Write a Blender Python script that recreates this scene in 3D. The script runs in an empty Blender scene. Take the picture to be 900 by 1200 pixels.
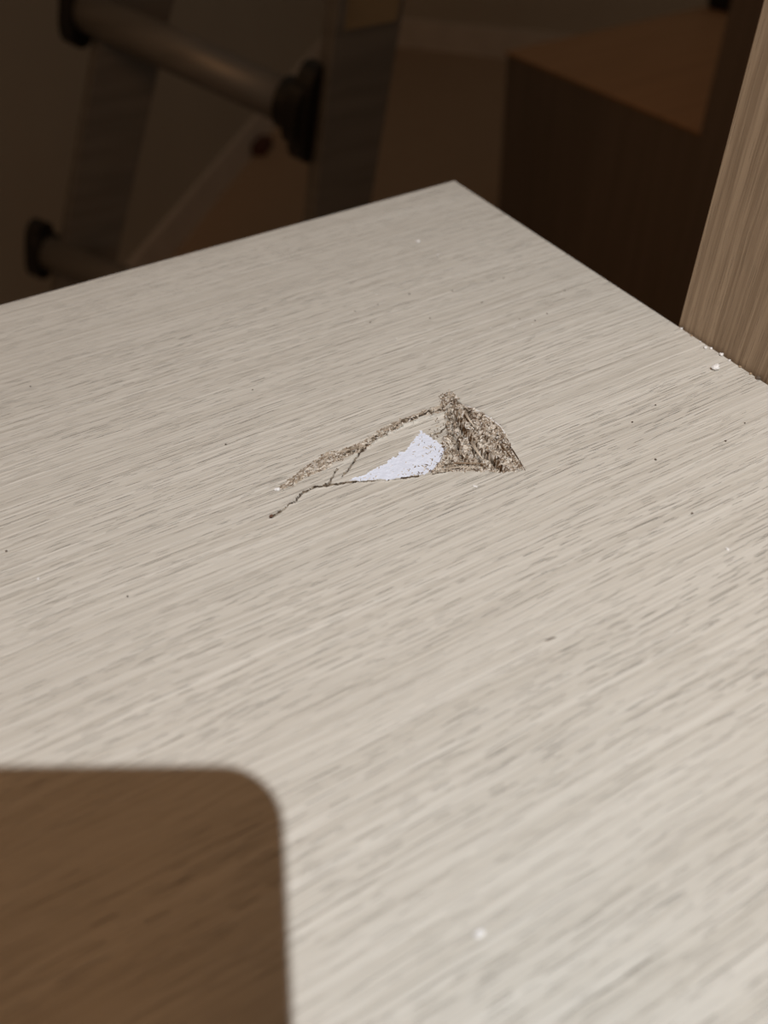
import bpy, bmesh, math, random
import numpy as np
from mathutils import Vector, Matrix

random.seed(7); rng = np.random.default_rng(11)
SC = bpy.context.scene
COL = SC.collection

# ---------------------------------------------------------------- camera, world, lights, exposure
# world: origin on the floor below the far corner of the desk, +X along the grain, +Y away, +Z up (metres)
TOP = 0.75                                             # height of the desk top
CAM_RIGHT = Vector((0.8821, -0.4689, -0.0453)).normalized()
CAM_DOWN = Vector((-0.3635, -0.6164, -0.6985))
CAM_DOWN = (CAM_DOWN - CAM_RIGHT * CAM_DOWN.dot(CAM_RIGHT)).normalized()
CAM_FWD = CAM_RIGHT.cross(CAM_DOWN).normalized()
CAM_POS = Vector((-0.2196, -0.3493, 0.92))
cd = bpy.data.cameras.new('camera'); cam = bpy.data.objects.new('camera', cd); COL.objects.link(cam)
cam.matrix_world = Matrix.Translation(CAM_POS) @ Matrix((CAM_RIGHT, -CAM_DOWN, -CAM_FWD)).transposed().to_4x4()
cd.sensor_fit = 'HORIZONTAL'; cd.sensor_width = 36.0; cd.lens = 36.0
cd.clip_start = 0.01; cd.clip_end = 50
cd.dof.use_dof = True; cd.dof.focus_distance = 0.262; cd.dof.aperture_fstop = 8.8
SC.camera = cam

W = bpy.data.worlds.new('world'); SC.world = W; W.use_nodes = True
W.node_tree.nodes['Background'].inputs['Color'].default_value = (1.0, 0.88, 0.72, 1)
W.node_tree.nodes['Background'].inputs['Strength'].default_value = 0.10

PHONE_CORNER = Vector((-0.2053, -0.3488, 0.9293))
BEAM = Vector((-0.013, 0.4456, -0.8951)).normalized()
LAMP = PHONE_CORNER - BEAM * 0.56
ld = bpy.data.lights.new('spot_light', 'SPOT'); lo = bpy.data.objects.new('spot_light', ld); COL.objects.link(lo)
ld.energy = 24.5; ld.color = (1.0, 1.0, 0.995); ld.shadow_soft_size = 0.0045
ld.spot_size = math.radians(42); ld.spot_blend = 0.45
lo.location = LAMP
lo.rotation_euler = (Vector((-0.15, -0.19, TOP)) - LAMP).to_track_quat('-Z', 'Y').to_euler()

ad = bpy.data.lights.new('warm_fill_light', 'AREA'); ao = bpy.data.objects.new('warm_fill_light', ad); COL.objects.link(ao)  # unseen warm fill, added for the ambient light on the shadowed desk
ad.shape = 'DISK'; ad.size = 0.9; ad.energy = 4.7; ad.color = (1.0, 0.48, 0.18)
ao.location = (-0.9, -0.55, 2.3)
ao.rotation_euler = (Vector((-0.1, -0.1, TOP)) - ao.location).to_track_quat('-Z', 'Y').to_euler()

SC.view_settings.view_transform = 'Standard'; SC.view_settings.look = 'None'
SC.view_settings.exposure = 0.0; SC.view_settings.gamma = 1.0
SC.view_settings.use_curve_mapping = False

# ---------------------------------------------------------------- material helpers
def mat(name, rough=0.5, metal=0.0, color=(0.5, 0.5, 0.5), spec=0.4):
    m = bpy.data.materials.new(name); m.use_nodes = True
    b = m.node_tree.nodes['Principled BSDF']
    b.inputs['Roughness'].default_value = rough; b.inputs['Metallic'].default_value = metal
    b.inputs['Base Color'].default_value = (*color, 1); b.inputs['Specular IOR Level'].default_value = spec
    return m, m.node_tree, b

def N(nt, kind, **kw):
    n = nt.nodes.new(kind)
    for k, v in kw.items(): setattr(n, k, v)
    return n

def link(nt, a, b): nt.links.new(a, b)

def coords(nt):
    return N(nt, 'ShaderNodeTexCoord').outputs['Object']

def noise(nt, vec, scale=(1, 1, 1), detail=2.0, rough=0.5, loc=(0, 0, 0)):
    mp = N(nt, 'ShaderNodeMapping'); mp.inputs['Scale'].default_value = scale; mp.inputs['Location'].default_value = loc
    link(nt, vec, mp.inputs['Vector'])
    t = N(nt, 'ShaderNodeTexNoise'); t.inputs['Scale'].default_value = 1.0
    t.inputs['Detail'].default_value = detail; t.inputs['Roughness'].default_value = rough
    link(nt, mp.outputs['Vector'], t.inputs['Vector'])
    return t.outputs['Fac']

def rng_map(nt, v, a, b, c=0.0, d=1.0, smooth=True):
    r = N(nt, 'ShaderNodeMapRange'); r.interpolation_type = 'SMOOTHSTEP' if smooth else 'LINEAR'
    for i, x in enumerate((a, b, c, d)): r.inputs[i + 1].default_value = x
    link(nt, v, r.inputs['Value']); return r.outputs['Result']

def mth(nt, op, a, b=None):
    m = N(nt, 'ShaderNodeMath', operation=op)
    for i, x in enumerate((a, b)):
        if x is None: continue
        if isinstance(x, (int, float)): m.inputs[i].default_value = x
        else: link(nt, x, m.inputs[i])
    return m.outputs[0]

def mixc(nt, f, a, b, mode='MIX'):
    m = N(nt, 'ShaderNodeMix', data_type='RGBA', blend_type=mode)
    if isinstance(f, (int, float)): m.inputs['Factor'].default_value = f
    else: link(nt, f, m.inputs['Factor'])
    for s, x in (('A', a), ('B', b)):
        i = [q for q in m.inputs if q.name == s and q.type == 'RGBA'][0]
        if isinstance(x, tuple): i.default_value = (*x[:3], 1)
        else: link(nt, x, i)
    return [o for o in m.outputs if o.type == 'RGBA'][0]

def bump(nt, bsdf, h, dist, strength=1.0):
    b = N(nt, 'ShaderNodeBump'); b.inputs['Distance'].default_value = dist; b.inputs['Strength'].default_value = strength
    link(nt, h, b.inputs['Height']); link(nt, b.outputs['Normal'], bsdf.inputs['Normal'])

def dashes(nt, v, rows, cells, share, width, seed):
    """crisp short pores: one per cell of a jittered brick-like lattice, long along x, hair-thin across y; returns (pore, highlight painted beside it)"""
    sx = N(nt, 'ShaderNodeSeparateXYZ'); link(nt, v, sx.inputs[0])
    yz = mth(nt, 'ADD', sx.outputs['Y'], sx.outputs['Z'])
    ry = mth(nt, 'ADD', mth(nt, 'MULTIPLY', yz, rows), seed * 3.37)
    row = mth(nt, 'FLOOR', ry); fy = mth(nt, 'FRACT', ry)
    w1 = N(nt, 'ShaderNodeTexWhiteNoise', noise_dimensions='1D'); link(nt, row, w1.inputs['W'])
    rx = mth(nt, 'ADD', mth(nt, 'MULTIPLY', sx.outputs['X'], cells), mth(nt, 'MULTIPLY', w1.outputs['Value'], 37.0))
    cell = mth(nt, 'FLOOR', rx); fx = mth(nt, 'FRACT', rx)
    cb = N(nt, 'ShaderNodeCombineXYZ'); link(nt, cell, cb.inputs[0]); link(nt, row, cb.inputs[1]); cb.inputs[2].default_value = seed
    w3 = N(nt, 'ShaderNodeTexWhiteNoise', noise_dimensions='3D'); link(nt, cb.outputs[0], w3.inputs['Vector'])
    rc = N(nt, 'ShaderNodeSeparateColor'); link(nt, w3.outputs['Color'], rc.inputs['Color'])
    on = rng_map(nt, rc.outputs['Red'], 1 - share, 1 - share * 0.55, smooth=False)
    half = mth(nt, 'ADD', mth(nt, 'MULTIPLY', rc.outputs['Blue'], 0.33), 0.15)          # half length
    ex = mth(nt, 'DIVIDE', mth(nt, 'ABSOLUTE', mth(nt, 'SUBTRACT', fx, 0.5)), half)
    taper = rng_map(nt, ex, 0.55, 1.0, 1.0, 0.0)
    cy = mth(nt, 'ADD', mth(nt, 'MULTIPLY', rc.outputs['Green'], 0.5), 0.25)
    def line(off):
        d = mth(nt, 'ABSOLUTE', mth(nt, 'SUBTRACT', mth(nt, 'SUBTRACT', fy, cy), off))
        return mth(nt, 'MULTIPLY', mth(nt, 'MULTIPLY', rng_map(nt, d, width * 0.5, width * 1.2, 1.0, 0.0), taper), on)
    return line(0.0), line(-2.0 * width)

def wood_laminate(name, light, dark, pore, axis='X', rough=0.55, pore_amt=0.55, relief=0.00022, contrast=1.0):
    """wood-effect laminate: long streaks, short embossed pores with painted highlights, all running along one axis"""
    m, nt, b = mat(name, rough, 0, light, 0.25)
    co = coords(nt)
    if axis == 'Z':                                   # swap so that the grain runs up
        mp = N(nt, 'ShaderNodeMapping'); mp.inputs['Rotation'].default_value = (0, math.radians(90), 0)
        link(nt, co, mp.inputs['Vector']); co = mp.outputs['Vector']
    # gentle waviness of the grain
    wv = N(nt, 'ShaderNodeTexNoise'); wv.inputs['Scale'].default_value = 1.0; wv.inputs['Detail'].default_value = 2.0
    mp = N(nt, 'ShaderNodeMapping'); mp.inputs['Scale'].default_value = (22, 45, 45)
    link(nt, co, mp.inputs['Vector']); link(nt, mp.outputs['Vector'], wv.inputs['Vector'])
    sub = N(nt, 'ShaderNodeVectorMath', operation='SUBTRACT'); link(nt, wv.outputs['Color'], sub.inputs[0]); sub.inputs[1].default_value = (0.5, 0.5, 0.5)
    mul = N(nt, 'ShaderNodeVectorMath', operation='MULTIPLY'); link(nt, sub.outputs[0], mul.inputs[0]); mul.inputs[1].default_value = (0, 0.0022, 0.0022)
    add = N(nt, 'ShaderNodeVectorMath', operation='ADD'); link(nt, co, add.inputs[0]); link(nt, mul.outputs[0], add.inputs[1])
    v = add.outputs[0]
    broad = noise(nt, v, (2.5, 60, 60), 2)
    streak = noise(nt, v, (9, 480, 480), 3, 0.6)
    fine = noise(nt, v, (11, 1500, 1500), 2, 0.6, (3, 1, 2))
    cl = noise(nt, v, (6, 70, 70), 3, 0.5, (1, 7, 3))
    ridge = noise(nt, v, (12, 620, 620), 2, 0.55, (5, 2, 8))
    cm = rng_map(nt, cl, 0.36, 0.60, 0.35, 1.0)
    pa, ga = dashes(nt, v, 640, 70, 0.52, 0.068, 1.0)
    pb, gb = dashes(nt, v, 1150, 120, 0.40, 0.09, 2.0)
    pc, gc = dashes(nt, v, 330, 34, 0.30, 0.036, 3.0)
    pores = mth(nt, 'MULTIPLY', mth(nt, 'MAXIMUM', pc, mth(nt, 'MAXIMUM', pa, mth(nt, 'MULTIPLY', pb, 0.7))), cm)
    glint = mth(nt, 'MULTIPLY', mth(nt, 'MAXIMUM', gc, mth(nt, 'MAXIMUM', ga, mth(nt, 'MULTIPLY', gb, 0.7))), cm)
    s = rng_map(nt, streak, 0.32, 0.68)
    c = mixc(nt, s, dark, light)
    c = mixc(nt, mth(nt, 'MULTIPLY', rng_map(nt, broad, 0.35, 0.7), 0.25 * contrast), c, tuple(0.92 * x for x in dark))
    c = mixc(nt, mth(nt, 'MULTIPLY', rng_map(nt, fine, 0.52, 0.72), 0.24 * contrast), c, pore)
    c = mixc(nt, mth(nt, 'MULTIPLY', glint, pore_amt * 0.5), c, tuple(min(1, 1.28 * x) for x in light))  # lighter line beside each pore: a highlight put into the colour
    c = mixc(nt, mth(nt, 'MULTIPLY', pores, pore_amt), c, pore)
    link(nt, c, b.inputs['Base Color'])
    h = mth(nt, 'ADD', mth(nt, 'MULTIPLY', ridge, 1.5), mth(nt, 'MULTIPLY', pores, -0.9))
    h = mth(nt, 'ADD', h, mth(nt, 'MULTIPLY', fine, -0.5))
    bump(nt, b, h, relief)
    return m

def plain(name, color, rough=0.6, metal=0.0, var=0.12, scale=(12, 12, 12), relief=0.0, rscale=(300, 300, 300), spec=0.4):
    m, nt, b = mat(name, rough, metal, color, spec)
    co = coords(nt)
    f = rng_map(nt, noise(nt, co, scale, 3), 0.3, 0.7)
    link(nt, mixc(nt, f, tuple(x * (1 - var) for x in color), tuple(min(1, x * (1 + var)) for x in color)), b.inputs['Base Color'])
    if relief: bump(nt, b, noise(nt, co, rscale, 3), relief)
    return m

def chips(name, lo_c, mid_c, hi_c, relief=0.0005, freq=700):
    """torn chipboard: flakes of pale and dark wood"""
    m, nt, b = mat(name, 0.9, 0, mid_c, 0.1)
    co = coords(nt)
    vo = N(nt, 'ShaderNodeTexVoronoi'); vo.inputs['Scale'].default_value = 1
    mp = N(nt, 'ShaderNodeMapping'); mp.inputs['Scale'].default_value = (freq * 0.8, freq * 1.9, freq); mp.inputs['Rotation'].default_value = (0, 0, 0.7)
    link(nt, co, mp.inputs['Vector']); link(nt, mp.outputs['Vector'], vo.inputs['Vector'])
    a = N(nt, 'ShaderNodeSeparateColor'); link(nt, vo.outputs['Color'], a.inputs['Color'])
    c = mixc(nt, rng_map(nt, a.outputs['Red'], 0.0, 0.6), lo_c, mid_c)
    c = mixc(nt, rng_map(nt, a.outputs['Green'], 0.45, 0.9), c, hi_c)
    n = noise(nt, co, (260, 420, 300), 4, 0.65)
    c = mixc(nt, mth(nt, 'MULTIPLY', rng_map(nt, n, 0.52, 0.68), 0.6), c, lo_c)
    link(nt, c, b.inputs['Base Color'])
    bump(nt, b, mth(nt, 'ADD', noise(nt, co, (1500, 2200, 1500), 3, 0.7), a.outputs['Blue']), relief)
    return m

def vcol(name, rough=0.85):
    m, nt, b = mat(name, rough, 0, (0.5, 0.4, 0.3), 0.15)
    at = N(nt, 'ShaderNodeVertexColor'); at.layer_name = 'Col'
    f = noise(nt, coords(nt), (900, 2600, 900), 2)
    c = mixc(nt, mth(nt, 'MULTIPLY', rng_map(nt, f, 0.45, 0.7), 0.35), at.outputs['Color'], (0.10, 0.07, 0.045))
    link(nt, c, b.inputs['Base Color']); return m

PALE = wood_laminate('pale_wood_laminate', (0.547, 0.53, 0.486), (0.478, 0.456, 0.408), (0.19, 0.165, 0.135), pore_amt=0.60, relief=0.0003)
BROWN = wood_laminate('brown_wood_laminate', (0.385, 0.29, 0.198), (0.24, 0.172, 0.112), (0.14, 0.095, 0.06), axis='Z', pore_amt=0.35, relief=0.00012, contrast=1.2)
CABINET = plain('brown_cabinet_lit_laminate', (0.50, 0.29, 0.155), 0.5, 0, 0.08, (3, 60, 60))  # low cabinet's top: lighter copy, the light on it put into the colour
TALLCAB = plain('dark_brown_shaded_laminate', (0.20, 0.165, 0.14), 0.5, 0, 0.08, (60, 60, 3))  # also the low cabinet's sides, their shade put into the colour
EDGE = plain('dark_edge_band', (0.21, 0.175, 0.14), 0.5, 0, 0.08)
CHIP = chips('torn_chipboard', (0.10, 0.075, 0.052), (0.40, 0.335, 0.265), (0.66, 0.61, 0.54))
PALECHIP = chips('pale_torn_fibre', (0.20, 0.155, 0.11), (0.43, 0.37, 0.30), (0.68, 0.64, 0.57))
CRACK = chips('crack_fibre_and_shade', (0.04, 0.028, 0.02), (0.11, 0.08, 0.055), (0.30, 0.25, 0.19))  # dark crack fibres, also the shade painted into the seam
WHITE = plain('white_undercoat', (0.66, 0.715, 0.84), 0.6, 0, 0.04, (500, 900, 500), 0.00012, (1500, 2500, 1500), 0.3)
FIBRE = vcol('wood_fibre')
WALL = plain('greige_wall_paint', (0.55, 0.49, 0.41), 0.85, 0, 0.05, (1.5, 1.5, 1.5), 0.0006, (150, 150, 150))
SKIRT = plain('off_white_skirting', (0.70, 0.62, 0.55), 0.6, 0, 0.05)
FLOOR = wood_laminate('brown_floor_laminate', (0.50, 0.36, 0.25), (0.44, 0.31, 0.21), (0.3, 0.2, 0.13), rough=0.6)
ALU = plain('dull_aluminium', (0.26, 0.25, 0.24), 0.5, 0.45, 0.1, (8, 8, 60), 0.00015, (60, 60, 900))
BLACK = plain('black_plastic', (0.016, 0.015, 0.014), 0.45, 0, 0.1)
LABEL = plain('yellowed_sticker', (0.32, 0.26, 0.17), 0.6, 0, 0.15)
RUBBER = plain('black_rubber', (0.02, 0.02, 0.02), 0.8)
REDBROWN = plain('red_brown_wood', (0.11, 0.04, 0.028), 0.6, 0, 0.15)
CRUMBW = plain('white_crumb', (0.74, 0.74, 0.74), 0.8, 0, 0.15, (900, 900, 900), 0.0002, (2500, 2500, 2500))
CRUMBD = plain('dark_crumb', (0.10, 0.075, 0.055), 0.9, 0, 0.3, (900, 900, 900))
CRUMBR = plain('red_brown_crumb', (0.12, 0.06, 0.038), 0.9, 0, 0.3, (900, 900, 900))
CRUMBT = plain('tan_crumb', (0.36, 0.27, 0.185), 0.9, 0, 0.3, (900, 900, 900))
PHONEM = plain('dark_phone_case', (0.03, 0.03, 0.035), 0.5, 0, 0.1)
GLASSB = plain('black_screen_glass', (0.01, 0.01, 0.012), 0.1, 0, 0.02)

# ---------------------------------------------------------------- object helpers
def link_mesh(name, me, m, parent=None, smooth=False):
    o = bpy.data.objects.new(name, me); COL.objects.link(o)
    if m is not None: me.materials.append(m)
    if parent is not None: o.parent = parent
    if smooth: me.polygons.foreach_set('use_smooth', [True] * len(me.polygons))
    return o

def obj(name, bm, m, parent=None, smooth=False):
    bmesh.ops.recalc_face_normals(bm, faces=bm.faces)
    me = bpy.data.meshes.new(name); bm.to_mesh(me); bm.free()
    return link_mesh(name, me, m, parent, smooth)

def thing(name, label, cat, group=None):
    o = bpy.data.objects.new(name, None); COL.objects.link(o); o.empty_display_size = 0.05
    return tag(o, label, cat, group)

def tag(o, label, cat, group=None):
    o['label'] = label; o['category'] = cat
    if group: o['group'] = group
    return o

def struct(o): o['kind'] = 'structure'; return o

def box_bm(lo, hi, bev=0.0, mtx=None, seg=2):
    bm = bmesh.new(); bmesh.ops.create_cube(bm, size=1.0)
    lo, hi = Vector(lo), Vector(hi)
    for v in bm.verts:
        v.co = Vector(((lo[i] + hi[i]) / 2 + v.co[i] * (hi[i] - lo[i])) for i in range(3))
    if bev: bmesh.ops.bevel(bm, geom=list(bm.edges), offset=bev, segments=seg, affect='EDGES', profile=0.5)
    if mtx is not None: bm.transform(mtx)
    return bm

def extrude_profile(pts, p0, p1, xdir, bev=0.0):
    """closed 2-D profile swept along p0 -> p1; xdir gives the profile's first axis"""
    p0, p1 = Vector(p0), Vector(p1); z = (p1 - p0).normalized()
    x = (Vector(xdir) - z * Vector(xdir).dot(z)).normalized(); y = z.cross(x)
    bm = bmesh.new()
    a = [bm.verts.new(p0 + x * u + y * v) for u, v in pts]; b = [bm.verts.new(p1 + x * u + y * v) for u, v in pts]
    n = len(pts)
    for i in range(n): bm.faces.new((a[i], a[(i + 1) % n], b[(i + 1) % n], b[i]))
    bm.faces.new(a[::-1]); bm.faces.new(b)
    if bev: bmesh.ops.bevel(bm, geom=list(bm.edges), offset=bev, segments=1, affect='EDGES')
    return bm

def circle(r, n=20): return [(r * math.cos(2 * math.pi * i / n), r * math.sin(2 * math.pi * i / n)) for i in range(n)]

# ---------------------------------------------------------------- room shell
floor = struct(obj('floor', box_bm((-2.5, -2.0, -0.06), (3.5, 4.2, 0.0)), FLOOR))
P0, P1 = Vector((0.0932, 1.5189, 0)), Vector((0.6360, 2.1840, 0))        # foot of the left wall
Q0, Q1 = Vector((1.4533, 2.8343, 0)), Vector((1.7472, 2.3768, 0))        # foot of the far wall
dL, dF = (P1 - P0).normalized(), (Q1 - Q0).normalized()
den = dL.x * dF.y - dL.y * dF.x
tt = ((Q0 - P0).x * dF.y - (Q0 - P0).y * dF.x) / den
CORNER = P0 + dL * tt
nL = Vector((-dL.y, dL.x, 0)); nF = Vector((-dF.y, dF.x, 0))
if nL.dot(CAM_POS - P0) > 0: nL = -nL
if nF.dot(CAM_POS - Q0) > 0: nF = -nF                                     # both point out of the room

def wall(a, b, n, t, z0, z1, name, m, bev=0.0):
    bm = bmesh.new()
    pts = [a, b, b + n * t, a + n * t]
    lo = [bm.verts.new((p.x, p.y, z0)) for p in pts]; hi = [bm.verts.new((p.x, p.y, z1)) for p in pts]
    for i in range(4): bm.faces.new((lo[i], lo[(i + 1) % 4], hi[(i + 1) % 4], hi[i]))
    bm.faces.new(lo[::-1]); bm.faces.new(hi)
    if bev: bmesh.ops.bevel(bm, geom=[e for e in bm.edges if all(v.co.z > z1 - 1e-6 for v in e.verts)], offset=bev, segments=2, affect='EDGES')
    return struct(obj(name, bm, m))

wall(CORNER + dL * 0.1, CORNER - dL * 4.2, nL, 0.1, 0, 2.45, 'wall_left', WALL)
wall(CORNER, CORNER + dF * 3.0, nF, 0.1, 0, 2.45, 'wall_far', WALL)
wall(CORNER - nF * 0.015, CORNER - dL * 4.2, -nL, 0.014, 0.0, 0.085, 'baseboard_left', SKIRT, 0.004)
wall(CORNER - nL * 0.015, CORNER + dF * 3.0, -nF, 0.014, 0.0, 0.10, 'baseboard_far', SKIRT, 0.004)

# ---------------------------------------------------------------- the desk top and its damage
desk = thing('wooden_desk', 'pale wood-grain desk top with a torn triangular gash in its surface', 'desk')
# all outlines below are in millimetres on the desk top, measured from its far corner
STRIP = [(-173.6, -171.5), (-168.4, -170.1), (-161.4, -167.1), (-152.3, -164.1), (-147.7, -165.9), (-138.9, -165.3), (-131.4, -162.8), (-121.7, -161.5), (-112.7, -161.7), (-105.9, -161.5), (-99.0, -156.8), (-105.1, -165.8), (-114.1, -164.2), (-123.4, -164.6), (-132.0, -166.5), (-139.5, -168.9), (-144.7, -169.6), (-149.8, -170.3), (-157.4, -171.3), (-164.8, -172.3), (-171.3, -174.2)]
WHITEP = [(-151.7, -180.1), (-145.3, -180.3), (-137.3, -178.7), (-127.3, -175.4), (-119.6, -170.2), (-118.4, -169.2), (-117.3, -173.6), (-116.0, -176.2), (-116.7, -182.6), (-120.5, -186.9), (-125.6, -189.3), (-130.9, -189.0), (-141.0, -185.6)]
CRATER = [(-103.5, -159.6), (-98.8, -156.4), (-99.0, -161.7), (-99.6, -166.8), (-96.5, -172.1), (-95.3, -178.5), (-94.7, -184.6), (-96.9, -192.5), (-99.2, -197.8), (-100.0, -205.0), (-107.2, -202.1), (-112.4, -198.7), (-116.7, -195.7), (-121.3, -193.2), (-125.7, -191.5), (-126.5, -189.7), (-120.5, -187.8), (-116.4, -182.7), (-114.6, -177.0), (-111.3, -177.0), (-107.7, -168.9)]
FLAP = [(-158.2, -178.5), (-152.5, -173.3), (-145.1, -170.3), (-139.3, -168.4), (-131.9, -166.2), (-123.3, -164.3), (-114.0, -163.9), (-105.3, -165.3), (-111.3, -177.0), (-116.4, -182.7), (-125.7, -191.5), (-141.2, -186.0), (-151.9, -180.5)]
CRACK_A = [(-179.8, -182.8), (-177.6, -182.6), (-174.3, -181.2), (-170.5, -180.1), (-166.0, -177.7), (-161.5, -177.7), (-157.6, -179.2), (-150.6, -181.6), (-141.2, -186.1), (-133.5, -189.3), (-125.2, -191.6), (-121.2, -193.1)]
CRACK_B = [(-139.3, -168.4), (-144.5, -171.0), (-149.3, -175.2), (-152.3, -177.4)]
CRACK_C = [(-152.2, -173.1), (-155.4, -176.1), (-158.2, -178.5)]
CRACK_D = [(-108.1, -170.8), (-112.1, -172.9), (-114.8, -173.3)]
GAPS = [([(-101.3, -164.0), (-102.9, -171.8), (-104.0, -179.2), (-104.8, -187.6), (-104.2, -194.5), (-102.8, -202.0)], 1.7, 8.5),
        ([(-104.2, -163.4), (-107.3, -173.2), (-109.8, -181.7), (-112.7, -190.5)], 1.3, 4.6),
        ([(-106.1, -185.0), (-107.8, -193.3), (-108.8, -197.5)], 1.1, 4.2),
        ([(-98.4, -168.0), (-99.6, -176.0), (-100.4, -184.0), (-100.8, -193.0)], 1.1, 3.4)]
RIM = [(-99.6, -166.8), (-96.5, -172.1), (-95.3, -178.5), (-94.7, -184.6), (-96.9, -192.5)]

X0, X1, Y0, Y1 = -186.0, -88.0, -212.0, -150.0
STEP = 0.26
gx = np.linspace(X0, X1, int((X1 - X0) / STEP) + 1); gy = np.linspace(Y0, Y1, int((Y1 - Y0) / STEP) + 1)
GX, GY = np.meshgrid(gx, gy)                          # rows = y

def lattice(cell, seed, shp=None):
    """smooth noise in -1..1 with features of about `cell` mm (a pair gives different sizes along x and y)"""
    cx, cy = (cell, cell) if np.isscalar(cell) else cell
    r = np.random.default_rng(seed)
    nx, ny = int((X1 - X0) / cx) + 3, int((Y1 - Y0) / cy) + 3
    g = r.uniform(-1, 1, (ny, nx))
    u = (GX - X0) / cx; v = (GY - Y0) / cy
    i = np.clip(u.astype(int), 0, nx - 2); j = np.clip(v.astype(int), 0, ny - 2)
    fu = u - i; fv = v - j; fu = fu * fu * (3 - 2 * fu); fv = fv * fv * (3 - 2 * fv)
    return (g[j, i] * (1 - fu) + g[j, i + 1] * fu) * (1 - fv) + (g[j + 1, i] * (1 - fu) + g[j + 1, i + 1] * fu) * fv

def inside(poly, x, y):
    c = np.zeros(x.shape, bool); n = len(poly)
    for k in range(n):
        (xa, ya), (xb, yb) = poly[k], poly[(k + 1) % n]
        hit = ((ya > y) != (yb > y)) & (x < (xb - xa) * (y - ya) / ((yb - ya) or 1e-9) + xa)
        c ^= hit
    return c

def dist_line(pts, x, y):
    d = np.full(x.shape, 1e9)
    for (xa, ya), (xb, yb) in zip(pts[:-1], pts[1:]):
        dx, dy = xb - xa, yb - ya
        t = np.clip(((x - xa) * dx + (y - ya) * dy) / (dx * dx + dy * dy + 1e-12), 0, 1)
        d = np.minimum(d, np.hypot(x - xa - t * dx, y - ya - t * dy))
    return d

def sstep(a, b, v):
    t = np.clip((v - a) / (b - a), 0, 1); return t * t * (3 - 2 * t)

WX = GX + 0.55 * lattice(1.6, 1) + 0.35 * lattice(0.7, 2); WY = GY + 0.55 * lattice(1.6, 3) + 0.35 * lattice(0.7, 4)
CX = GX + 0.3 * lattice(1.5, 5); CY = GY + 0.45 * lattice(1.7, 6) + 0.2 * lattice(0.6, 16)
in_strip = inside(STRIP, WX, WY); in_crater = inside(CRATER, WX, WY)
in_flap = inside(FLAP, GX + 0.15 * lattice(1.5, 7), GY + 0.15 * lattice(1.5, 8)) & ~in_strip & ~in_crater
in_white = inside(WHITEP, GX + 0.6 * lattice(1.8, 9) + 0.3 * lattice(0.6, 10), GY + 0.6 * lattice(1.8, 11) + 0.35 * lattice(0.6, 12)) & (in_flap)
dA = dist_line(CRACK_A, CX, CY)
dBC = np.minimum(np.minimum(dist_line(CRACK_B, CX, CY), dist_line(CRACK_C, CX, CY)), dist_line(CRACK_D, CX, CY))
wA = 0.30 + 0.12 * lattice(4, 13)
d_edge_crater = dist_line(CRATER + CRATER[:1], WX, WY); d_edge_strip = dist_line(STRIP + STRIP[:1], WX, WY)
d_rim = dist_line(RIM, GX, GY)
# flap: sinks to the right, towards the crater
flap_t = np.clip((GX + 156.0) / 45.0, 0, 1)
flap_h = -1.7 * flap_t
Z = np.zeros_like(GX)
rough = 0.45 * lattice((1.6, 1.0), 21) + 0.35 * lattice((0.8, 0.5), 22) + 0.22 * lattice(0.35, 23)
Z = np.where(in_flap, flap_h, Z)
Z = np.where(in_white, flap_h - 0.10 + 0.06 * lattice(0.5, 24), Z)
# torn strip along the flap's far side
sp = -0.9 * sstep(0.0, 1.6, d_edge_strip) * sstep(-165, -140, GX) + 0.35 * sstep(0.2, 1.2, d_edge_strip) * (1 - sstep(-158, -146, GX))
Z = np.where(in_strip, np.minimum(0.3, sp * (0.7 + 0.5 * lattice(3, 25)) + 0.85 * rough * sstep(0.0, 0.7, d_edge_strip)), Z)
# crater: two slopes down to ragged gaps
cr = -1.3 * sstep(0.0, 3.0, d_edge_crater)
scarp_near = np.zeros_like(Z)
for pts, w, dep in GAPS:                              # overlapping torn layers: each steps down sharply on its left
    ys = [p[1] for p in pts][::-1]; xs = [p[0] for p in pts][::-1]
    left = np.interp(WY, ys, xs) + 0.7 * lattice(2.2, 33) + 0.3 * lattice(0.8, 34) - WX
    along = sstep(ys[0] - 1.5, ys[0] + 2.5, WY) * (1 - sstep(ys[-1] - 2.0, ys[-1] + 1.5, WY))
    fall = np.where(left > 0, np.exp(-left / w), 0.0) * along * sstep(0.0, 1.4, d_edge_crater)
    cr = cr - dep * fall; scarp_near = np.maximum(scarp_near, np.where(left > -0.3, fall, 0))
cr = cr + 1.25 * rough * sstep(0.0, 1.2, d_edge_crater) + 0.7 * lattice((2.6, 5.0), 26) * sstep(0, 2, d_edge_crater)
apex = np.exp(-((GX + 101.5) ** 2 + (GY + 160.5) ** 2) / 9.0)
cr = cr + 1.5 * apex + 0.7 * np.exp(-(d_rim / 1.1) ** 2)
Z = np.where(in_crater, cr, Z)
bulge = 0.45 * np.exp(-(d_rim / 1.5) ** 2) + 0.5 * apex                 # veneer pushed up around the hole
Z = np.where(~in_crater & ~in_flap & ~in_strip, bulge, Z)
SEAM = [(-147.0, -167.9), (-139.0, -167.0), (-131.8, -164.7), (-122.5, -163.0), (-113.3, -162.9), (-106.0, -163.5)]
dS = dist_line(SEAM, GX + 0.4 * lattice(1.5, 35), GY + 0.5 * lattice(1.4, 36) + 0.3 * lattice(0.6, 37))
seam_shade = in_strip & (dS < 0.34 + 0.5 * lattice(2.6, 38) + 0.3 * sstep(-135, -112, GX))  # dark line along the strip: shade of the gap painted as dark fibre
is_crack = ((dA < wA) | (dBC < 0.26) | seam_shade) & ~in_crater
Z = np.where(is_crack, Z - 1.0, Z)
lipA = np.exp(-((dA - 0.5) / 0.45) ** 2) * ~in_crater * ~is_crack
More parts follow.
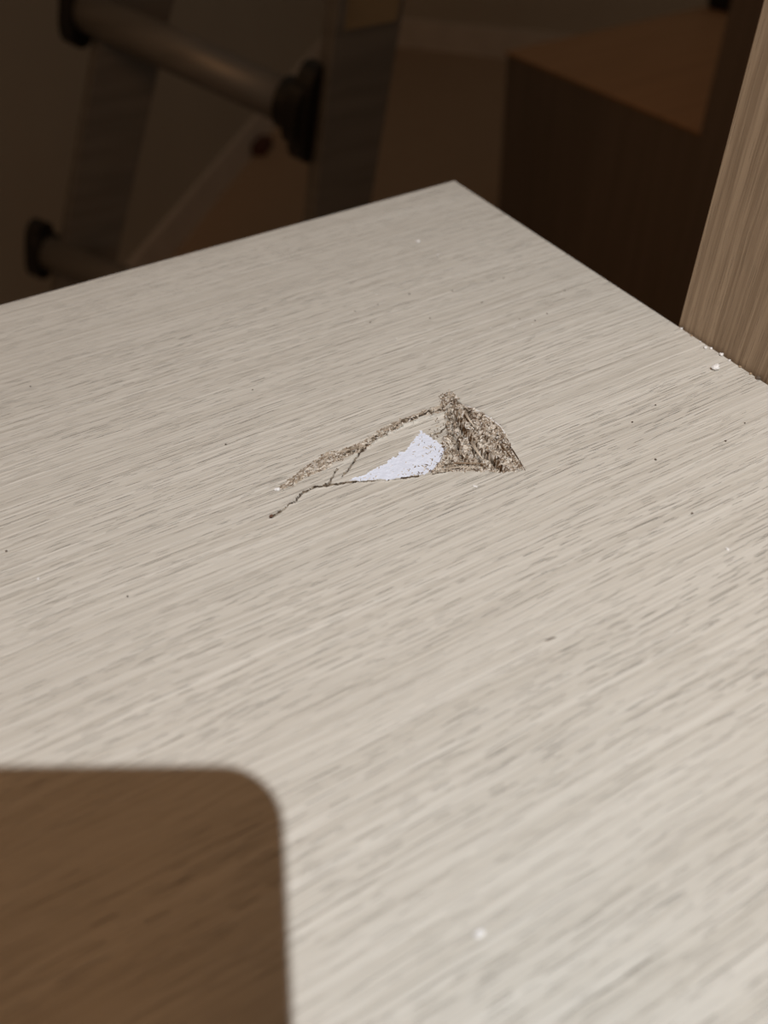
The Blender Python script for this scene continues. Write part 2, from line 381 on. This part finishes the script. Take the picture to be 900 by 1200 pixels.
Z = Z + np.where(in_flap | in_strip, 0, 0.22) * lipA
fade = np.minimum(np.minimum(GX - X0, X1 - GX), np.minimum(GY - Y0, Y1 - GY))
Z = Z * sstep(0.0, 3.0, fade)
in_lip = (dA < wA + 0.34 + 0.2 * lattice(2.0, 31)) & ~is_crack & ~in_crater & ~in_flap & ~in_strip & (GX > -160) & (lattice(3.0, 32) > -0.45)
region = np.zeros(GX.shape, int)                      # 0 desk, 1 crater, 2 strip, 3 flap, 4 white, 5 crack and painted seam shade
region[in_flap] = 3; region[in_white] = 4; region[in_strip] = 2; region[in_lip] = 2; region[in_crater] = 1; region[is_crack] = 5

NY, NX = GX.shape
idx = np.arange(NX * NY).reshape(NY, NX)
quads = np.stack([idx[:-1, :-1], idx[:-1, 1:], idx[1:, 1:], idx[1:, :-1]], -1).reshape(-1, 4)
qreg = region[:-1, :-1].reshape(-1)
VERT = np.stack([GX.ravel() / 1000, GY.ravel() / 1000, TOP + Z.ravel() / 1000], -1)

def mesh_from(verts, faces, name):
    me = bpy.data.meshes.new(name)
    me.vertices.add(len(verts)); me.vertices.foreach_set('co', np.asarray(verts, np.float32).ravel())
    nf = len(faces); k = len(faces[0])
    me.loops.add(nf * k); me.loops.foreach_set('vertex_index', np.asarray(faces, np.int32).ravel())
    me.polygons.add(nf); me.polygons.foreach_set('loop_start', np.arange(0, nf * k, k, dtype=np.int32))
    me.update(calc_edges=True); me.validate(); return me

def region_mesh(name, rs):
    f = quads[np.isin(qreg, rs)]
    used = np.unique(f); remap = np.full(len(VERT), -1); remap[used] = np.arange(len(used))
    return mesh_from(VERT[used], remap[f], name)

# desk top slab: chamfered edge, top face framed around the finely modelled patch
BX0, BX1, BY0, BY1, TH, CH = -1.10, 0.0, -0.62, 0.0, 0.022, 0.0006
hx0, hx1, hy0, hy1 = X0 / 1000, X1 / 1000, Y0 / 1000, Y1 / 1000
f = quads[qreg == 0]; used = np.unique(f); remap = np.full(len(VERT), -1); remap[used] = np.arange(len(used))
pv = VERT[used]; pf = remap[f]
bm = bmesh.new()
ring = lambda x0, x1, y0, y1, z: [bm.verts.new(p) for p in ((x0, y0, z), (x1, y0, z), (x1, y1, z), (x0, y1, z))]
hole = ring(hx0, hx1, hy0, hy1, TOP); top = ring(BX0 + CH, BX1 - CH, BY0 + CH, BY1 - CH, TOP)
for i in range(4):
    j = (i + 1) % 4
    bm.faces.new((top[i], top[j], hole[j], hole[i]))
base_n = len(bm.verts)
me0 = bpy.data.meshes.new('frame'); bm.to_mesh(me0); bm.free()
fv = np.array([v.co[:] for v in me0.vertices]); ff = np.array([list(p.vertices) for p in me0.polygons])
allv = np.concatenate([fv, pv]); allf = np.concatenate([ff, pf + len(fv)])
tabletop = link_mesh('tabletop', mesh_from(allv, allf, 'tabletop'), PALE, desk, True)
bpy.data.meshes.remove(me0)
bm = bmesh.new()
top = ring(BX0 + CH, BX1 - CH, BY0 + CH, BY1 - CH, TOP); side = ring(BX0, BX1, BY0, BY1, TOP - CH)
bot = ring(BX0, BX1, BY0, BY1, TOP - TH)
for a, b in ((top, side), (side, bot)):
    for i in range(4): bm.faces.new((a[i], b[i], b[(i + 1) % 4], a[(i + 1) % 4]))
bm.faces.new(bot)
o = obj('edge_band', bm, EDGE, tabletop); o['label'] = 'thin darker edge of the board'

crater = link_mesh('exposed_chipboard', region_mesh('exposed_chipboard', [1]), CHIP, tabletop, False); crater['label'] = 'torn brown chipboard hollow'
strip = link_mesh('torn_seam', region_mesh('torn_seam', [2]), PALECHIP, tabletop, False); strip['label'] = 'frayed fibre seam along the far side of the gash'
flap = link_mesh('veneer_flap', region_mesh('veneer_flap', [3]), PALE, tabletop, True); flap['label'] = 'pressed-in flap of pale wood veneer'
white = link_mesh('white_undercoat', region_mesh('white_undercoat', [4]), WHITE, tabletop, False); white['label'] = 'bare bluish white triangle on the flap'
crack = link_mesh('crack', region_mesh('crack', [5]), CRACK, tabletop, False); crack['label'] = 'thin dark crack along the near side of the gash, with shade painted into its far seam'

def height_at(x, y):
    i = int(round((x - X0) / (X1 - X0) * (NX - 1))); j = int(round((y - Y0) / (Y1 - Y0) * (NY - 1)))
    if 0 <= i < NX and 0 <= j < NY: return Z[j, i]
    return 0.0

# fibres: small flat wood chips strewn over the torn areas
def fibre_field(name, mask, count, lens, palette, tilt, parent, lift=0.1, wid=(0.22, 0.6)):
    js, is_ = np.nonzero(mask); vs, fs, cols = [], [], []
    for _ in range(count):
        k = random.randrange(len(js)); x = gx[is_[k]] + random.uniform(-.13, .13); y = gy[js[k]] + random.uniform(-.13, .13)
        z = Z[js[k], is_[k]] + random.uniform(0, lift)
        L = random.uniform(*lens); w = random.uniform(*wid); t = random.uniform(0.06, 0.16)
        R = Matrix.Rotation(random.gauss(0.7, 0.9), 3, 'Z') @ Matrix.Rotation(random.gauss(0, tilt), 3, 'Y') @ Matrix.Rotation(random.gauss(0, tilt), 3, 'X')
        taper = random.uniform(0.25, 0.9); c = random.choice(palette); q = random.uniform(0.8, 1.15)
        b0 = len(vs); bend = random.uniform(-.15, .15) * L
        for sx in (-1, 0, 1):
            ww = w * (taper if sx == 1 else 1.0 if sx == 0 else 0.7)
            for sy, sz in ((-1, -1), (1, -1), (1, 1), (-1, 1)):
                p = R @ Vector((sx * L / 2, sy * ww / 2, sz * t / 2 + (bend if sx else 0)))
                vs.append(((x + p.x) / 1000, (y + p.y) / 1000, TOP + (z + p.z) / 1000)); cols.append((c[0] * q, c[1] * q, c[2] * q, 1))
        for s in (0, 4):
            for e in range(4):
                fs.append((b0 + s + e, b0 + s + (e + 1) % 4, b0 + s + 4 + (e + 1) % 4, b0 + s + 4 + e))
        fs.append((b0 + 3, b0 + 2, b0 + 1, b0)); fs.append((b0 + 8, b0 + 9, b0 + 10, b0 + 11))
    me = mesh_from(vs, fs, name)
    at = me.color_attributes.new('Col', 'FLOAT_COLOR', 'POINT'); at.data.foreach_set('color', np.array(cols, np.float32).ravel())
    o = link_mesh(name, me, FIBRE, parent); o['kind'] = 'stuff'; return o

TANS = [(0.55, 0.49, 0.41), (0.64, 0.59, 0.51), (0.47, 0.40, 0.32), (0.70, 0.66, 0.60), (0.30, 0.235, 0.17), (0.14, 0.10, 0.07), (0.18, 0.13, 0.095), (0.58, 0.51, 0.42)]
PALES = [(0.60, 0.55, 0.48), (0.50, 0.44, 0.36), (0.66, 0.62, 0.57), (0.40, 0.33, 0.26), (0.24, 0.18, 0.13)]
deep = (scarp_near > 0.22) & (lattice(1.6, 41) > -0.8)
fibre_field('wood_fibres', in_crater & ~deep, 900, (0.6, 1.9), TANS, 0.45, tabletop)
fibre_field('wood_fibres', in_strip & ~seam_shade, 330, (0.6, 1.9), PALES, 0.4, tabletop)
fibre_field('wood_fibres', in_crater & (d_edge_crater < 1.3) & ~deep, 260, (0.5, 1.5), PALES, 0.4, tabletop)
fibre_field('wood_fibres', in_crater & ~deep & (GX > -111), 170, (0.6, 1.6), [(0.70, 0.67, 0.62), (0.66, 0.61, 0.54), (0.74, 0.73, 0.71)], 0.4, tabletop, 0.3)
near_cr = in_flap & (dist_line(CRATER + CRATER[:1], GX, GY) < 7) & (lattice(2.0, 40) > -0.15)
fibre_field('wood_fibres', near_cr, 110, (0.4, 1.3), TANS, 0.3, tabletop, wid=(0.18, 0.45))
fibre_field('wood_fibres', in_white, 55, (0.3, 1.1), TANS[:4], 0.3, tabletop, wid=(0.15, 0.35))
apexm = np.hypot(GX + 101.5, GY + 160.5) < 3.4
fibre_field('wood_fibres', apexm, 130, (0.5, 1.5), PALES, 0.6, tabletop, 0.5)

# larger single splinters
def splinter(pts, w, c, h=0.25):
    vs, fs, cols = [], [], []
    n = len(pts)
    for i, (x, y, dz) in enumerate(pts):
        a = Vector(pts[min(i + 1, n - 1)][:2]) - Vector(pts[max(i - 1, 0)][:2]); a.normalize(); nn = Vector((-a.y, a.x))
        ww = w * (1.0 - 0.8 * i / (n - 1)) / 2
        z = height_at(x, y) if dz is None else dz
        for s, q in ((-1, 0), (1, 0), (1, h), (-1, h)):
            vs.append(((x + nn.x * s * ww) / 1000, (y + nn.y * s * ww) / 1000, TOP + (z + q) / 1000)); cols.append((*c, 1))
    for i in range(n - 1):
        for e in range(4): fs.append((i * 4 + e, i * 4 + (e + 1) % 4, i * 4 + 4 + (e + 1) % 4, i * 4 + 4 + e))
    fs.append((3, 2, 1, 0)); m = 4 * (n - 1); fs.append((m, m + 1, m + 2, m + 3))
    me = mesh_from(vs, fs, 'splinter')
    at = me.color_attributes.new('Col', 'FLOAT_COLOR', 'POINT'); at.data.foreach_set('color', np.array(cols, np.float32).ravel())
    return link_mesh('splinter', me, FIBRE, tabletop)

DK, MD, LT, WT = (0.09, 0.06, 0.04), (0.30, 0.22, 0.15), (0.58, 0.51, 0.42), (0.74, 0.74, 0.74)
for pts, w, c in [
    ([(-97.4, -190.5, 0.1), (-98.2, -196, 0.3), (-99.2, -201, 0.25), (-100.2, -205.5, 0.05)], 0.45, DK),
    ([(-99.3, -190.0, -0.4), (-100.2, -197, 0.2), (-100.4, -203, 0.15)], 0.4, MD),
    ([(-106.2, -183, -1.6), (-107.6, -189, -1.2), (-108.3, -193, -0.9)], 1.3, LT),
    ([(-100.6, -170, -0.3), (-101.2, -174, -0.7), (-101.6, -178, -0.9)], 0.9, LT),
    ([(-117.5, -190.2, -0.6), (-113.5, -193.2, -0.2), (-109.0, -196.2, -0.2)], 0.7, MD),
    ([(-121.5, -191.2, -0.5), (-117.5, -193.2, 0.0), (-112.8, -196.8, 0.1)], 0.6, LT),
]: splinter(pts, w, c)
for pts, w in (([(-96.3, -173.5, 0.35), (-95.4, -178, 0.45), (-94.8, -183.5, 0.45), (-95.8, -188.5, 0.3)], 0.9),
               ([(-98.9, -166.9, 0.3), (-97.4, -170.2, 0.4), (-96.4, -172.6, 0.35)], 0.6)):
    splinter(pts, w, WT, 0.35)['label'] = 'broken white edge at the rim of the gash'

obj('leg_panel', box_bm((-1.04, -0.56, 0.0), (-1.018, -0.06, TOP - TH), 0.001), PALE, desk)
obj('leg_panel', box_bm((-0.142, -0.56, 0.0), (-0.12, -0.06, TOP - TH), 0.001), PALE, desk)

# ---------------------------------------------------------------- cabinet whose side panel stands against the desk
cab = thing('wooden_cabinet', 'brown upright wood-grain panel of a cabinet standing against the desk edge', 'cabinet')
obj('side_panel', box_bm((0.0005, -0.80, 0.0), (0.0185, -0.1664, 1.9), 0.0006), BROWN, cab)
obj('side_panel', box_bm((0.58, -0.80, 0.0), (0.598, -0.1664, 1.9), 0.0006), BROWN, cab)
obj('shelf', box_bm((0.0185, -0.79, 0.06), (0.58, -0.18, 0.078), 0.0006), BROWN, cab)
obj('shelf', box_bm((0.0185, -0.79, 1.0), (0.58, -0.18, 1.018), 0.0006), BROWN, cab)
obj('top_panel', box_bm((0.0185, -0.80, 1.882), (0.58, -0.1664, 1.9), 0.0006), BROWN, cab)

# ---------------------------------------------------------------- furniture in the dark behind
LZ = 0.42
low = thing('low_cabinet', 'low brown wooden cabinet with a bare flat top in the dark background', 'cabinet')
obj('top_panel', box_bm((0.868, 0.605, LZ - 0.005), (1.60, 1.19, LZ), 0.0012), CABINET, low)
obj('side_panel', box_bm((0.872, 0.61, 0.0), (0.89, 1.185, LZ - 0.005), 0.001), TALLCAB, low)  # darker than the top: shade painted into the side colour
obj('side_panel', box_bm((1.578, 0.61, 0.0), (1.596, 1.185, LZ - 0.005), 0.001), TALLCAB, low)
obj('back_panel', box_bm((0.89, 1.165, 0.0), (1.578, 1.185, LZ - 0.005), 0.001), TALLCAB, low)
tall = thing('tall_cabinet', 'tall dark brown cabinet beside the low cabinet, behind the upright panel', 'cabinet')
obj('side_panel', box_bm((0.852, -0.35, 0.0), (0.87, 0.598, 1.9), 0.001), TALLCAB, tall)
obj('back_panel', box_bm((0.87, 0.58, 0.0), (1.5, 0.598, 1.9), 0.001), TALLCAB, tall)
obj('top_panel', box_bm((0.87, -0.35, 1.882), (1.5, 0.58, 1.9), 0.001), TALLCAB, tall)

t = thing('black_box', 'small black box standing on the low cabinet at the upper picture edge', 'box')
obj('body', box_bm((1.43, 1.10, LZ + 0.004), (1.56, 1.18, LZ + 0.16), 0.006), BLACK, t)
for sx in (1.445, 1.54):
    for sy in (1.112, 1.165): obj('foot', box_bm((sx - .01, sy - .007, LZ), (sx + .01, sy + .007, LZ + 0.006), 0.001), RUBBER, t)

t = obj('wood_block', box_bm((-0.045, -0.022, 0), (0.045, 0.022, 0.034), 0.005, Matrix.Translation((0.585, 2.07, 0)) @ Matrix.Rotation(0.89, 4, 'Z')), REDBROWN)
tag(t, 'small red-brown wood block lying on the floor near the skirting board', 'block')

# ---------------------------------------------------------------- ladder
lad = thing('aluminium_ladder', 'leaning aluminium ladder with black rung brackets in the dark behind the desk', 'ladder')
def unit(*v): return Vector(v).normalized()
SR, SL = unit(0.1906, -0.1049, 0.976), unit(0.4298, -0.1367, 0.8925)
FR, FL = Vector((0.0971, 0.647, 0)), Vector((-0.2847, 0.9735, 0))
prof = [(-.042, -.016), (.042, -.016), (.042, .016), (.031, .016), (.031, .008), (.036, .008), (.036, -.009), (-.036, -.009), (-.036, .008), (-.031, .008), (-.031, .016), (-.042, .016)]
view = Vector((CAM_FWD.x, CAM_FWD.y, 0)).normalized(); xr = Vector((view.y, -view.x, 0))
def stile(foot, s, turn, name='stile', top=1.75):
    x = Matrix.Rotation(turn, 3, 'Z') @ xr
    z0 = 0.03
    p0 = foot + s * (z0 / s.z); p1 = foot + s * (top / s.z)
    o = obj(name, extrude_profile(prof, p0, p1, x, 0.0012), ALU, lad)
    obj('foot_cap', extrude_profile([(-.05, -.021), (.05, -.021), (.05, .021), (-.05, .021)], foot + s * 0.002, foot + s * 0.075, x, 0.003), RUBBER, o)
    return o, x
stR, xR = stile(FR, SR, math.radians(24)); stL, xL = stile(FL, SL, math.radians(22))
RA, RB = Vector((-0.014, 0.9414, 0.6653)), Vector((0.1506, 0.6146, 0.599)) + CAM_RIGHT * 0.018 + CAM_DOWN * 0.010
def rung(a, b):
    o = obj('rung', extrude_profile(circle(0.026, 24), a, b, (0, 0, 1)), ALU, lad, True)
    return o
def bracket(p, d, s, size=1.0):
    """black plastic end piece: socket around the rung, flange along the stile"""
    n = -CAM_FWD
    d = d.normalized(); s = (s - d * s.dot(d)).normalized(); w = d.cross(s)
    bm = extrude_profile(circle(0.031 * size, 20), p - d * 0.004, p + d * 0.035 * size, s)
    for sx, hl, hw, t0, t1 in ((0, 0.058, 0.028, -0.012, 0.010), (0, 0.040, 0.036, -0.004, 0.016)):
        pts = [(hl * size * math.copysign(abs(math.cos(a)) ** 0.6, math.cos(a)), hw * size * math.copysign(abs(math.sin(a)) ** 0.8, math.sin(a))) for a in [2 * math.pi * i / 24 for i in range(24)]]
        b2 = extrude_profile(pts, p + d * t0, p + d * t1, s)
        me = bpy.data.meshes.new('t'); b2.to_mesh(me); b2.free(); bm.from_mesh(me); bpy.data.meshes.remove(me)
    return obj('rung_bracket', bm, BLACK, lad)
dR = (RB - RA).normalized()
RA = CAM_POS + (RA - CAM_POS) * 0.957
RA2, RB2 = RA - SL * 0.356, RB - SR * 0.345
for a, b in ((RA, RB), (RA2, RB2), (RA + SL * 0.345, RB + SR * 0.345)):
    d = (b - a).normalized()
    rung(a - d * 0.012, b - d * 0.004)
    bracket(b, -d, SR); bracket(a - d * 0.012, d, SL, 0.8)
lab = obj('label_sticker', box_bm((-0.03, -0.0178, 0), (0.036, -0.0164, 0.26), 0.0004, Matrix.Translation(FR + SR * 0.70) @ Matrix((xR, SR.cross(xR), SR)).transposed().to_4x4()), LABEL, stR)
lab['label'] = 'yellowed sticker'

# ---------------------------------------------------------------- crumbs and dust on the desk top
def lump(r, seed, flat=0.6, stretch=1.0):
    rr = random.Random(seed); bm = bmesh.new(); bmesh.ops.create_icosphere(bm, subdivisions=2 if r > 0.0006 else 1, radius=r)
    for v in bm.verts:
        k = rr.uniform(0.72, 1.2); v.co = Vector((v.co.x * k * stretch, v.co.y * k, v.co.z * k * flat))
    zmin = min(v.co.z for v in bm.verts)
    for v in bm.verts: v.co.z -= zmin
    bmesh.ops.recalc_face_normals(bm, faces=bm.faces)
    me = bpy.data.meshes.new('crumb'); bm.to_mesh(me); bm.free(); return me

def crumb(name, x, y, r, m, label, group=None, flat=0.6, stretch=1.0, cat='crumb', rot=None, seed=None):
    me = lump(r, seed if seed is not None else int(x * 31 + y * 17), flat, stretch)
    o = link_mesh(name, me, m); o.location = (x / 1000, y / 1000, TOP + max(0, height_at(x, y)) / 1000 - 0.00002)
    o.rotation_euler = (0, 0, rot if rot is not None else random.uniform(0, 6))
    return tag(o, label, cat, group)

crumb('plaster_crumb', -9.3, -196.0, 0.00135, CRUMBW, 'largest pale crumb on the desk, close to the upright panel', flat=0.8, stretch=1.3, rot=0.3)
crumb('plaster_crumb', -51.3, -50.4, 0.0009, CRUMBW, 'white crumb nearest the far corner of the desk top')
crumb('plaster_crumb', -187.3, -313.0, 0.00075, CRUMBW, 'blurred bluish white crumb on the near part of the desk', stretch=1.7, flat=0.4, rot=0.1)
crumb('plaster_crumb', -117.9, -203.5, 0.0005, CRUMBW, 'tiny white sliver just in front of the torn hollow', stretch=2.2, flat=0.4, rot=-0.9)
crumb('plaster_crumb', -248.7, -171.3, 0.0004, CRUMBW, 'tiny white crumb at the left edge of the picture')
crumb('plaster_crumb', -69.9, -262.2, 0.0005, CRUMBW, 'bluish white crumb on the right part of the desk', stretch=1.6, flat=0.4)
crumb('plaster_crumb', -173.3, -172.4, 0.0007, CRUMBW, 'white crumb at the pointed left end of the frayed seam', stretch=1.5, flat=0.5)
crumb('plaster_crumb', -49.9, -66.1, 0.0005, CRUMBW, 'second white crumb from the far corner of the desk top')
crumb('wood_crumb', -179.5, -182.7, 0.0006, CRUMBR, 'reddish brown crumb at the left tip of the thin crack', flat=0.5, stretch=1.5, rot=0.5)
ORD = ['first', 'second', 'third', 'fourth', 'fifth', 'sixth', 'seventh', 'eighth', 'ninth', 'tenth']
JOINT = [(-0.9, -169.5, .0006, CRUMBW), (-1.0, -175.2, .0005, CRUMBT), (-2.6, -184.0, .0007, CRUMBW), (-1.1, -185.5, .0006, CRUMBW), (-0.9, -190.5, .0008, CRUMBW), (-0.8, -199.6, .0006, CRUMBT), (-0.8, -208.0, .0009, CRUMBD), (-0.9, -204.6, .0006, CRUMBT), (-1.2, -180.0, .0004, CRUMBW), (-0.9, -194.6, .0005, CRUMBW)]
for i, (x, y, r, m) in enumerate(sorted(JOINT, key=lambda q: -q[1])):
    hue = 'white' if m is CRUMBW else 'tan' if m is CRUMBT else 'dark'
    crumb('joint_crumb', x, y, r, m, f"{hue} crumb in the panel joint, {ORD[i]} from the panel's free far edge", 'crumbs along the joint of desk and panel')
DARK = [(-233.4, -70.8), (-160.7, -117.9), (-180.0, -142.5), (-54.9, -204.1), (-61.3, -222.7), (-42.0, -201.0), (-23.3, -223.8), (-35.6, -227.3), (-255.2, -155.1), (-227.2, -191.4), (-68.5, -246.7), (-61.0, -96.8), (-77.8, -89.4), (-93.1, -89.5), (-102.3, -100.2), (-80.0, -110.4), (-49.7, -130.3), (-45.2, -134.6), (-38.1, -133.0), (-21.0, -122.3), (-36.6, -99.5), (-55.6, -111.7), (-103.8, -89.2)]
for i, (x, y) in enumerate(DARK):
    crumb('dust_speck', x, y, random.uniform(0.0003, 0.00042), CRUMBD, 'tiny dark speck of dust on the pale desk top', 'dark dust specks on the desk top', cat='speck')
for i in range(16):
    x, y = random.uniform(-105, -20), random.uniform(-140, -80)
    crumb('dust_speck', x, y, random.uniform(0.0002, 0.0003), CRUMBW, 'tiny white speck of dust towards the far corner of the desk', 'white dust specks towards the far corner', cat='speck')
crumb('wood_fibre', -132.6, -262.4, 0.00026, CRUMBD, 'short dark wood fibre lying on the desk in front of the gash', flat=0.6, stretch=7.5, cat='fibre', rot=-0.15)

# ---------------------------------------------------------------- the phone that throws the rounded shadow (held at the lens)
MP = Matrix.Translation(CAM_POS) @ Matrix((CAM_RIGHT, CAM_DOWN, CAM_FWD)).transposed().to_4x4()
ph = thing('smartphone', 'dark smartphone above the desk whose rounded corner throws the brown shadow', 'phone')
def slab(x0, x1, y0, y1, z0, z1, r, n=10):
    pts = []
    for cx, cy, a0 in ((x1 - r, y1 - r, 0), (x0 + r, y1 - r, 90), (x0 + r, y0 + r, 180), (x1 - r, y0 + r, 270)):
        pts += [(cx + r * math.cos(math.radians(a0 + 90 * i / n)), cy + r * math.sin(math.radians(a0 + 90 * i / n))) for i in range(n + 1)]
    bm = bmesh.new(); a = [bm.verts.new((x, y, z0)) for x, y in pts]; b = [bm.verts.new((x, y, z1)) for x, y in pts]
    k = len(pts)
    for i in range(k): bm.faces.new((a[i], a[(i + 1) % k], b[(i + 1) % k], b[i]))
    bm.faces.new(a[::-1]); bm.faces.new(b)
    bmesh.ops.bevel(bm, geom=[e for e in bm.edges if abs(e.verts[0].co.z - e.verts[1].co.z) < 1e-9], offset=0.0012, segments=2, affect='EDGES')
    bm.transform(MP); return bm
obj('body', slab(-0.064, 0.012, -0.012, 0.150, -0.0115, -0.0035, 0.0105), PHONEM, ph)
obj('screen', slab(-0.0615, 0.0095, -0.0095, 0.1475, -0.0122, -0.0112, 0.009), GLASSB, ph)
obj('camera_bump', slab(-0.009, 0.009, -0.009, 0.030, -0.0038, -0.0012, 0.008), GLASSB, ph)
